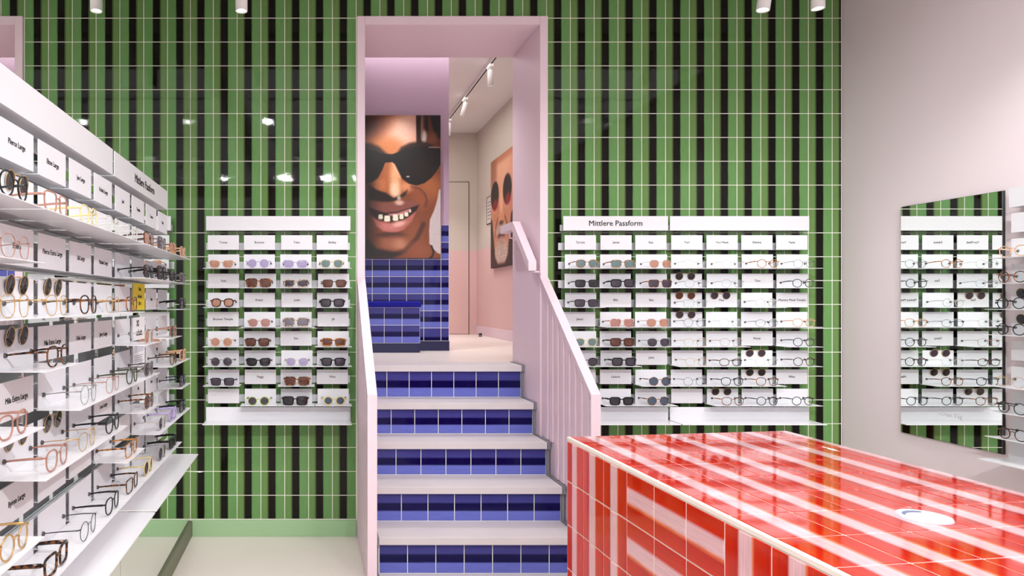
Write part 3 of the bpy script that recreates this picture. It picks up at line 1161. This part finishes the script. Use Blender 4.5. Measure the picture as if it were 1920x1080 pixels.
def display(origin, rz, ncol, pitch, cellsrc, label, uname, header=None, jit=0, tray=True):
    """cellsrc[row][col]: str label, None blank panel, tuple glasses, '-' nothing; dict adds clip / card"""
    W_ = ncol * pitch
    e = empty('wall_display', origin, rz)
    tag(e, label, 'display', 'white eyewear wall displays')
    Mx = Matrix.Translation(Vector(origin)) @ Matrix.Rotation(rz, 4, 'Z')
    # header box
    hw0, hw1 = .004, W_ - .004
    h = MB()
    t = .002
    h.box(hw0, hw1, -DEL, -DEL + t, 1.684, 1.762).box(hw0, hw1, -DEL + t, -.006, 1.684, 1.684 + t).box(hw0, hw1, -.008, -.006, 1.686, 1.72)
    hd = h.build('header', 'white_metal', e)
    if header:
        lettering(header, .041, hd, (W_ / 2, -DEL - .0003, 1.722))
    for r in range(9):
        zt = ROW0 - RP * r
        zb = zt - PHT
        MB().box(-.004, W_ - .004, -.0055, -.001, zb + .002, zb + .042).build('rail', 'white_metal', e)
        for c in range(ncol):
            s = cellsrc[r][c] if r < len(cellsrc) and c < len(cellsrc[r]) else None
            if s == '-':
                continue
            ex = {}
            if isinstance(s, dict):
                ex = s
                s = ex.get('g', ex.get('t'))
            shelf = isinstance(s, tuple)
            pm, sm = panel_mesh(shelf, pitch)
            jx = random.uniform(-jit, jit)
            cx = pitch * (c + .5) + jx
            p = inst('shelf_panel' if shelf else 'label_panel', pm, e, None, (cx, 0, zb))
            if shelf:
                inst('shelf', sm, p, None, (-jx, 0, 0))
            rc = 'row %s, column %s of %s' % (ORD[r + 1], ORD[c + 1], uname)
            if isinstance(s, str):
                lettering(s, .0165, p, (0, -DEL - .0003, PHT * .5))
            if shelf:
                sh, th, f, l = s
                kind = 'sunglasses' if l != 'clear' else 'glasses'
                gl = Matrix.Translation((cx + random.uniform(-.006, .006), -DEL - .0004, zb + .0004))
                lab = '%s %s %s, %s' % (FN[f], SN[sh], kind, rc)
                glasses(Mx @ gl, s, lab, 'eyewear on ' + uname)
            if 'clip' in ex:
                cl = Matrix.Translation((cx - .008, -DEL - .0045, zb + ex.get('cz', .064))) @ Matrix.Rotation(R(8), 4, 'X')
                clip_on(Mx @ cl, ex['clip'], 'round clip-on lenses, ' + rc, 'clip-on lenses on ' + uname)
            if 'card' in ex:
                kind = ex['card']
                cd = empty('printed_card')
                cd.matrix_world = Mx @ Matrix.Translation((cx, -DEL - .0015, zb))
                if kind == 'yellow':
                    tag(cd, 'yellow printed card clipped over panel on farthest left-wall display', 'card')
                    MB().box(-.083, .083, -.001, 0, .001, .094).build('sheet', 'yellow_card', cd)
                    for i_, tx in enumerate(('Neu', 'bei uns', '2 für 1')):
                        lettering(tx, .018, cd, (.01, -.0014, .074 - .025 * i_), name='print')
                elif kind == 'text':
                    tag(cd, 'white card with large black words under the yellow card', 'card')
                    MB().box(-.083, .083, -.001, 0, .001, .08).build('sheet', 'paper', cd)
                    for i_, tx in enumerate(('XS', 'schnitt')):
                        lettering(tx, .03, cd, (-.02 + .02 * i_, -.0014, .058 - .032 * i_), name='print')
                else:
                    tag(cd, 'white card with line drawing and small print on farthest left-wall display', 'card')
                    MB().box(-.083, .083, -.001, 0, .001, .092).build('sheet', 'paper', cd)
                    ln = MB()
                    for i_ in range(7):
                        x_ = -.062 + .019 * i_
                        ln.box(x_, x_ + .002, -.0014, -.0009, .062, .084).box(x_ + .01, x_ + .012, -.0014, -.0009, .062, .084)
                        ln.box(x_, x_ + .012, -.0014, -.0009, .084, .086)
                    for i_ in range(7):
                        ln.box(-.065, .06 - .01 * (i_ % 3), -.0014, -.0009, .05 - .007 * i_, .052 - .007 * i_)
                    ln.build('print', 'slot_grey', cd)
    if tray:
        TD = .13
        t = .002
        b = MB()
        b.box(hw0, hw1, -DEL, -DEL + t, .651, .722).build('tray_back', 'white_metal', e)
        MB().box(hw0, hw1, -DEL - TD, -.006, .647, .651).build('tray', 'white_tray', e)
        MB().box(-.004, W_ - .004, -.0055, -.001, .655, .70).build('rail', 'white_metal', e)
    return e


def C(g, l='dark', cz=.064):
    return {'g': g, 'clip': l, 'cz': cz}


# left of the stairs
B1 = [
    ['Tomas', 'Brynner', 'Tubo', 'Bobby'],
    [('cat', 'mid', 'peach', 'orange'), ('round', 'mid', 'lilac', 'lilac'), ('cat', 'mid', 'lilac', 'lilac'), ('panto', 'mid', 'lemon', 'teal')],
    ['Yazz', ('boxy', 'fat', 'tort', 'brown'), ('cat', 'fat', 'speckle', 'plum'), ('square', 'mid', 'darktort', 'brown')],
    [('panto', 'fat', 'darktort', 'orange'), 'Robyn', 'Judie', ('square', 'fat', 'black', 'plum')],
    ['Brynner Temple', ('panto', 'thin', 'rose', 'rose'), ('boxy', 'fat', 'speckle', 'grey'), 'Jill'],
    [('round', 'mid', 'peach', 'orange'), ('square', 'fat', 'darktort', 'brown'), 'Eze', ('square', 'fat', 'amber', 'brown')],
    [('round', 'mid', 'grey', 'plum'), ('cat', 'fat', 'black', 'dark'), ('panto', 'mid', 'clear', 'lilac'), ('square', 'fat', 'black', 'plum')],
    [('square', 'mid', 'black', 'plum'), 'Peggy', ('boxy', 'fat', 'tort', 'brown'), 'Miles'],
    [None, ('round', 'mid', 'lime', 'plum'), ('boxy', 'fat', 'black', 'dark'), ('round', 'fat', 'lemon', 'blue')]]
display((-0.572, D - .0008, 0), 0, 4, .1985, B1, 'white four-column sunglasses display on green tiles left of stairs', 'display left of stairs', jit=.004)
# right of the stairs
B2 = [
    ['Tyrone', 'Jamie', 'Kaz'],
    [('panto', 'mid', 'amber', 'teal'), ('square', 'mid', 'amber', 'teal'), ('panto', 'thin', 'clear', 'orange')],
    [('square', 'mid', 'black', 'dark'), ('square', 'fat', 'black', 'plum'), ('square', 'mid', 'tort', 'plum')],
    [('square', 'mid', 'black', 'plum'), 'Bibi', 'Bea'],
    ['Jehad', ('square', 'mid', 'pinktort', 'rose'), ('panto', 'thin', 'rose', 'orange')],
    [('panto', 'mid', 'lemon', 'teal'), ('square', 'fat', 'brown', 'brown'), ('panto', 'thin', 'gunmetal', 'plum')],
    [('panto', 'mid', 'black', 'plum'), ('square', 'fat', 'black', 'plum'), 'Jules'],
    [None, 'Leisure', ('round', 'mid', 'tort', 'blue')],
    [None, ('square', 'fat', 'black', 'dark'), ('round', 'mid', 'tort', 'blue')]]
display((1.373, D - .0008, 0), 0, 3, .1928, B2, 'white three-column sunglasses display headed Mittlere Passform', 'Mittlere Passform display right of stairs', header='Mittlere Passform', jit=.003)
B3 = [
    ['Yuri', 'Yuri Meek', 'Edwina', 'Yanis'],
    [('round', 'thin', 'clear', 'clear'), ('panto', 'thin', 'clear', 'clear'), ('round', 'mid', 'amber', 'clear'), ('round', 'thin', 'gunmetal', 'clear')],
    [C(('panto', 'thin', 'silver', 'clear')), ('panto', 'thin', 'silver', 'clear'), 'Tino', ('round', 'mid', 'gunmetal', 'clear')],
    [C(('square', 'thin', 'silver', 'clear'), 'brown'), {'t': 'Paul', 'clip': 'plum'}, ('round', 'mid', 'clear', 'clear'), 'Mystery Meek Temple'],
    [C(('round', 'thin', 'gunmetal', 'clear'), 'plum'), ('panto', 'thin', 'clear', 'clear'), ('oval', 'thin', 'black', 'clear'), ('panto', 'mid', 'peach', 'clear')],
    [('panto', 'thin', 'gold', 'clear'), ('panto', 'thin', 'rose', 'clear'), 'Penny', ('round', 'mid', 'gunmetal', 'clear')],
    [('round', 'thin', 'gold', 'clear'), ('oval', 'mid', 'darktort', 'clear'), C(('panto', 'thin', 'clear', 'clear'), 'plum'), ('round', 'mid', 'darktort', 'clear')],
    [('round', 'thin', 'gunmetal', 'clear'), ('panto', 'mid', 'black', 'clear'), C(('panto', 'mid', 'tort', 'clear')), 'Miles'],
    [None, C(('panto', 'mid', 'tort', 'clear')), ('round', 'mid', 'black', 'clear'), ('round', 'mid', 'black', 'clear')]]
display((1.954, D - .0008, 0), 0, 4, .1915, B3, 'white four-column eyeglasses display beside the pink wall corner', 'display by the pink wall corner', jit=.003)

# left mirror wall, from near to far
OXL = XL + .0008
L0 = [['Marla Large', 'Pam Large'], [None, ('round', 'mid', 'black', 'clear')], [None, ('panto', 'thin', 'rose', 'clear')], [None, ('panto', 'thin', 'gold', 'clear')],
      [None, 'Olga Large'], [None, ('panto', 'mid', 'rose', 'clear')], [None, None], [None, ('round', 'mid', 'gold', 'clear')], [None, None]]
display((OXL, 0.905, 0), R(90), 2, .2, L0, 'white eyewear display on left mirror wall cut by the picture edge', 'nearest left-wall display')
L1 = [
    ['Pierce Large', 'Elton Large', 'Jon Large', 'Frieda Large'],
    [C(('square', 'mid', 'rose', 'clear')), ('panto', 'mid', 'lemon', 'clear'), ('panto', 'mid', 'clear', 'clear'), ('panto', 'mid', 'clear', 'clear')],
    ['Emma', 'Pierce Extra Large', 'Lili Large', 'Maxim Large'],
    [C(('panto', 'thin', 'gold', 'clear')), C(('panto', 'mid', 'darktort', 'clear')), ('panto', 'thin', 'gold', 'clear'), ('panto', 'mid', 'tort', 'clear')],
    [C(('panto', 'mid', 'darktort', 'clear')), 'Nia Extra Large', 'Odo Large', 'Jerry Large'],
    ['Mila Extra Large', ('round', 'thin', 'silver', 'clear'), ('panto', 'thin', 'rose', 'clear'), ('panto', 'mid', 'green', 'clear')],
    [C(('panto', 'mid', 'rose', 'clear')), C(('panto', 'thin', 'gold', 'clear')), ('panto', 'mid', 'black', 'clear'), 'Luca Large'],
    ['Byron Large', None, None, ('square', 'mid', 'amber', 'clear')],
    [('square', 'fat', 'darktort', 'clear'), ('round', 'thin', 'gunmetal', 'clear'), ('panto', 'mid', 'black', 'clear'), ('square', 'mid', 'darktort', 'clear')]]
display((OXL, 1.309, 0), R(90), 4, .1965, L1, 'white eyewear display with plain header in the middle of left mirror wall', 'middle left-wall display')
L2 = [
    ['Joel', 'Yasmin', 'Tomas', 'Mary'],
    [('square', 'mid', 'brown', 'orange'), ('boxy', 'mid', 'grey', 'plum'), ('square', 'mid', 'amber', 'orange'), ('panto', 'mid', 'peach', 'orange')],
    [('square', 'mid', 'black', 'dark'), ('boxy', 'fat', 'black', 'dark'), ('panto', 'mid', 'black', 'dark'), ('square', 'mid', 'grey', 'plum')],
    [None, {'t': None, 'card': 'yellow'}, 'Sam', ('square', 'fat', 'black', 'dark')],
    [('round', 'thin', 'clear', 'orange'), {'t': None, 'card': 'text'}, ('panto', 'mid', 'rose', 'plum'), None],
    [('panto', 'mid', 'grey', 'plum'), {'t': None, 'card': 'drawing'}, ('panto', 'mid', 'darktort', 'clear'), ('square', 'fat', 'peach', 'brown')],
    [('round', 'mid', 'tort', 'plum'), 'Isa', 'Kim', ('square', 'mid', 'navy', 'plum')],
    [None, ('round', 'mid', 'clear', 'plum'), ('square', 'fat', 'lilac', 'lilac'), ('square', 'fat', 'darkgreen', 'dark')],
    [('round', 'mid', 'lemon', 'plum'), ('round', 'thin', 'silver', 'plum'), ('square', 'fat', 'black', 'dark'), None]]
display((OXL, 2.105, 0), R(90), 4, .1975, L2, 'white display headed Mittlere Passform at far end of left mirror wall', 'farthest left-wall display', header='Mittlere Passform')
# right pink wall
R1 = [
    [None, None], [('panto', 'mid', 'peach', 'clear'), ('panto', 'mid', 'black', 'clear')], [('round', 'mid', 'tort', 'clear'), None],
    [C(('round', 'mid', 'black', 'clear')), ('round', 'mid', 'tort', 'clear')], [C(('round', 'mid', 'black', 'clear')), None], [None, ('round', 'mid', 'gunmetal', 'clear')],
    [('round', 'thin', 'gold', 'clear'), None], [('round', 'mid', 'gunmetal', 'clear'), None], [('round', 'mid', 'darktort', 'clear'), None]]
display((XR - .0008, 2.818, 0), R(-90), 2, .197, R1, 'white eyewear display on the pink wall at the right picture edge', 'right pink-wall display')

# ------------------------------------------------------------------ mirror on the pink wall
mi = empty('wall_mirror', (XR - .001, 3.382, .65), R(-90))
tag(mi, 'frameless rectangular mirror on the pink wall reflecting green tiles', 'mirror')
MB().box(0, .498, -.011, -.001, 0, 1.115).build('backing', 'mirror_edge', mi)
MB().box(.0015, .4965, -.013, -.0112, .0015, 1.1135).build('mirror_glass', 'mirror_glass', mi)
lettering('Guten Tag', .028, mi, (.26, -.0133, .127), matn='etched')

# ------------------------------------------------------------------ red tiled counter
CT = .885
O = Vector((.780, 2.078, 0))
uu = Vector((1, .135, 0)).normalized()
vv = Vector((-.021, 1, 0)).normalized()
TPC = .1295
ct = empty('tiled_counter', (O.x, O.y, 0))
tag(ct, 'long counter clad in glossy red and pink striped tiles', 'counter')
LW = .742
NR = 14
LEN = .118 + TPC * (NR - 1)
nl = Vector((-vv.y, vv.x, 0)) * 1.0   # outward normal of the left face
TC = .007
EDGE = .009


def cp(a, b, z):
    """a along the far edge, b towards the viewer"""
    return uu * a - vv * b + Vector((0, 0, z))


core = MB()
i0 = .0016
q = [cp(i0, i0, 0), cp(LW, i0, 0), cp(LW, LEN, 0), cp(i0, LEN, 0)]
core.prism([(p.x, p.y) for p in q], 2, .001, CT - .0012)
core.build('counter_body', 'red_grout', ct)
# cream edge strip along the left and far top edges
e1 = MB()
q = [cp(0, 0, 0), cp(EDGE, 0, 0), cp(EDGE, LEN, 0), cp(0, LEN, 0)]
e1.prism([(p.x, p.y) for p in q], 2, CT - .013, CT + .0005)
e1.build('edge_strip', 'red_grout', ct, bevel=.003)
g_ = .0035
bs = [0.004, .118] + [.118 + TPC * k for k in range(1, NR)]
as_ = [EDGE] + [.143 + .1318 * k for k in range(0, 5)] + [LW]
for j in range(len(bs) - 1):
    b0, b1 = bs[j], bs[j + 1]
    for i in range(len(as_) - 1):
        a0, a1 = as_[i], as_[i + 1]
        if a1 - a0 < .02:
            continue
        fr = min(1, (a1 - a0) / .1318)
        tile(ct, 'counter_top_tile', cp((a0 + a1) / 2, (b0 + b1) / 2, CT - TC), a1 - a0 - .0024, b1 - b0 - .0024, uu, vv, (0, 0, 1), 'red_glaze_upright', TC, (0, fr, 0, 1))
    # left face
    z1 = CT - .013
    level = 3 <= j <= 5
    rowi = 0
    while z1 > .01:
        z0 = max(z1 - TP + (.011 if rowi == 0 else 0), .004)
        tile(ct, 'counter_side_tile', cp(TC, (b0 + b1) / 2, (z0 + z1) / 2), b1 - b0 - g_, z1 - z0 - g_, -vv, (0, 0, 1), nl,
             'red_glaze_level' if level else 'red_glaze_side', TC)
        z1 = z0
        rowi += 1
# far face towards the stairs
nf = Vector((-uu.y, uu.x, 0))
for i in range(len(as_) - 1):
    a0, a1 = (0.004 if i == 0 else as_[i]), as_[i + 1]
    if a1 - a0 < .02:
        continue
    z1 = CT - .002
    while z1 > .01:
        z0 = max(z1 - TP, .004)
        tile(ct, 'counter_end_tile', cp((a0 + a1) / 2, 0, (z0 + z1) / 2) - nf * (TC - .001), a1 - a0 - g_, z1 - z0 - g_, -uu, (0, 0, 1), nf, 'red_glaze_upright', TC)
        z1 = z0

gr = empty('cable_grommet', (1.165, 1.296, CT))
tag(gr, 'round white disc lying on the red tiled counter top', 'disc')
MB().cyl((0, 0, .0004), .043, .0415, .004, n=40).build('disc', 'pale_blue_plastic', gr, smooth=False)
cr_ = MB()
arc = [(.034 * math.cos(t), .030 * math.sin(t)) for t in np.linspace(R(60), R(170), 12)]
arc2 = [(.026 * math.cos(t) - .002, .016 * math.sin(t) + .004) for t in np.linspace(R(170), R(60), 12)]
cr_.prism(arc + arc2, 2, .0042, .0048)
cr_.build('slot', 'slot_grey', gr)

# ------------------------------------------------------------------ track lights
def track(name, loc, length, axis, z, label, matn='lamp_white'):
    e = empty(name, loc)
    tag(e, label, 'track')
    h = length / 2
    if axis == 'x':
        MB().box(-h, h, -.017, .017, -.03, 0).build('profile', matn, e)
        MB().box(-h + .01, h - .01, -.005, .005, -.0315, -.030).build('slot', 'track_black', e)
    else:
        MB().box(-.017, .017, -h, h, -.03, 0).build('profile', matn, e)
        MB().box(-.006, .006, -h + .01, h - .01, -.0315, -.030).build('slot', 'track_black', e)
    return e


def spot(x, y, ztrack, aim, power, label, size=70, length=.17, drop=.075, rad=.028, tilt=None, col=(.985, .99, 1), group='track spotlights'):
    """cylinder spotlight under a track; its own lamp sits at the mouth"""
    e = empty('track_spotlight', (x, y, ztrack))
    tag(e, label, 'spotlight', group)
    MB().box(-.016, .016, -.045, .045, -.022, -.0005).build('adapter', 'lamp_white', e, bevel=.002)
    MB().cyl((0, 0, -drop - .03), .007, .007, drop + .01, n=12).build('stem', 'lamp_white', e)
    head = Vector((0, 0, -drop - .04))
    d = (Vector(aim) - (Vector((x, y, ztrack)) + head)).normalized() if tilt is None else Vector(tilt).normalized()
    rot = d.to_track_quat('-Z', 'Y')
    b = MB()
    n = 28
    prof = [(.0, .03), (rad * .9, .03), (rad, .024), (rad, -length + .03), (rad * .93, -length + .03), (rad * .86, -length + .05)]
    vs = []
    for r_, z in prof:
        for i in range(n):
            t = 2 * math.pi * i / n
            vs.append((r_ * math.cos(t), r_ * math.sin(t), z))
    fs = []
    for k in range(len(prof) - 1):
        for i in range(n):
            j = (i + 1) % n
            fs.append((k * n + i, k * n + j, (k + 1) * n + j, (k + 1) * n + i))
    b.add(vs, fs)
    hsg = b.build('housing', 'lamp_white', e, smooth=True, loc=head)
    hsg.rotation_mode = 'QUATERNION'
    hsg.rotation_quaternion = rot
    dk = MB()
    dk.add([(rad * .84 * math.cos(2 * math.pi * i / n), rad * .84 * math.sin(2 * math.pi * i / n), -length + .045) for i in range(n)], [tuple(range(n))])
    dk.build('lens', 'lamp_glow', hsg)
    if power > 0:
        l = bpy.data.lights.new('lamp', 'SPOT')
        l.energy = power
        l.spot_size = R(size)
        l.spot_blend = 0.9
        l.shadow_soft_size = .022
        l.color = col
        lo = bpy.data.objects.new('lamp', l)
        COL.objects.link(lo)
        lo.parent = hsg
        lo.location = (0, 0, -length + .025)
    return e


track('lighting_track', (1.14, 3.2, CEIL), 3.3, 'x', CEIL, 'white ceiling track along the green tiled wall')
track('lighting_track', (1.14, 1.9, CEIL), 3.3, 'x', CEIL, 'white ceiling track across the middle of the shop')
track('lighting_track', (1.14, 0.5, CEIL), 3.3, 'x', CEIL, 'white ceiling track above the camera side of the shop')
ZT = CEIL - .0312
spot(-.323, 3.2, ZT, (-.33, 3.26, 0), 12, 'white track spotlight nearest the mirror wall corner', length=.225)
spot(2.38, 3.2, ZT, (2.38, 3.22, 0), 12, 'white track spotlight hanging nearest the pink wall', length=.215)
spot(2.15, 3.2, ZT, (1.9, 3.2, 1.2), 8, 'white track spotlight tilted beside the one nearest the pink wall', length=.225)
for k, (x, a, pw) in enumerate(((-.35, (-.2, D, 1.2), 11), (.55, (.1, D, 1.2), 9), (1.0, (.8, 4.2, 1.0), 20), (1.6, (1.65, D, 1.2), 12), (2.25, (2.3, D, 1.2), 12), (2.4, (XR, 2.8, 1.3), 36))):
    spot(x, 1.9, ZT, a, pw, '%s spotlight from the mirror wall on the middle track' % ('first', 'second', 'third', 'fourth', 'fifth', 'sixth')[k])
for k, (x, a, pw) in enumerate(((-.1, (XL, 1.9, .8), 20), (.1, (.8, 1.5, .5), 95), (.35, (XL, 2.5, .7), 32), (1.2, (1.2, 1.6, .885), 18), (2.2, (XR, 2.3, 1.2), 44))):  # second spot is added to brighten the counter's left face
    spot(x, .5, ZT, a, pw, '%s spotlight from the mirror wall on the nearest track' % ('first', 'second', 'third', 'fourth', 'fifth')[k])

track('lighting_track', (1.14, -.9, CEIL), 3.3, 'x', CEIL, 'added unseen ceiling track behind the camera carrying fill spots')  # added track; its spots give frontal fill on displays and walls
for k, (x, a, pw) in enumerate(((-.3, (-.35, D, 1.1), 38), (.0, (XR, 3.25, 1.3), 230), (.2, (.1, D, 1.1), 40), (.6, (.78, D, 1.0), 105), (1.2, (1.5, D, 1.15), 52), (1.7, (XL, 2.4, .6), 210), (1.9, (2.1, D, 1.15), 46), (2.2, (2.6, D, 1.2), 36))):
    spot(x, -.9, ZT, a, pw, '%s added fill spotlight from the mirror wall on the rear track' % ('first', 'second', 'third', 'fourth', 'fifth', 'sixth', 'seventh', 'eighth')[k], size=34 if k in (1, 3, 5) else 27)

track('lighting_track', (1.462, 6.3, UC), 2.2, 'y', UC, 'track on the ceiling of the upper room', 'lamp_white')
UZT = UC - .0312
for y, a, nm in ((5.55, (1.6, 5.9, 1), 'nearest'), (6.45, (.9, 7.0, .9), 'middle'), (7.2, (1.5, 7.6, .9), 'farthest')):
    spot(1.462, y, UZT, a, 34, '%s spotlight on the upper room ceiling track' % nm, group='upper room spotlights', length=.125, drop=.03, rad=.022)
spot(.62, 4.75, UC - .0005, (.62, PIER, 1.7), 40, 'white spotlight aimed at the smiling portrait', drop=.03, group='upper room spotlights')
spot(.78, 4.62, UC - .0005, (.8, 4.25, .92), 45, 'added unseen spotlight above the stair landing for bounce light', size=95, drop=.03, group='upper room spotlights')  # added lamp: bounces light off the landing onto jambs and soffit
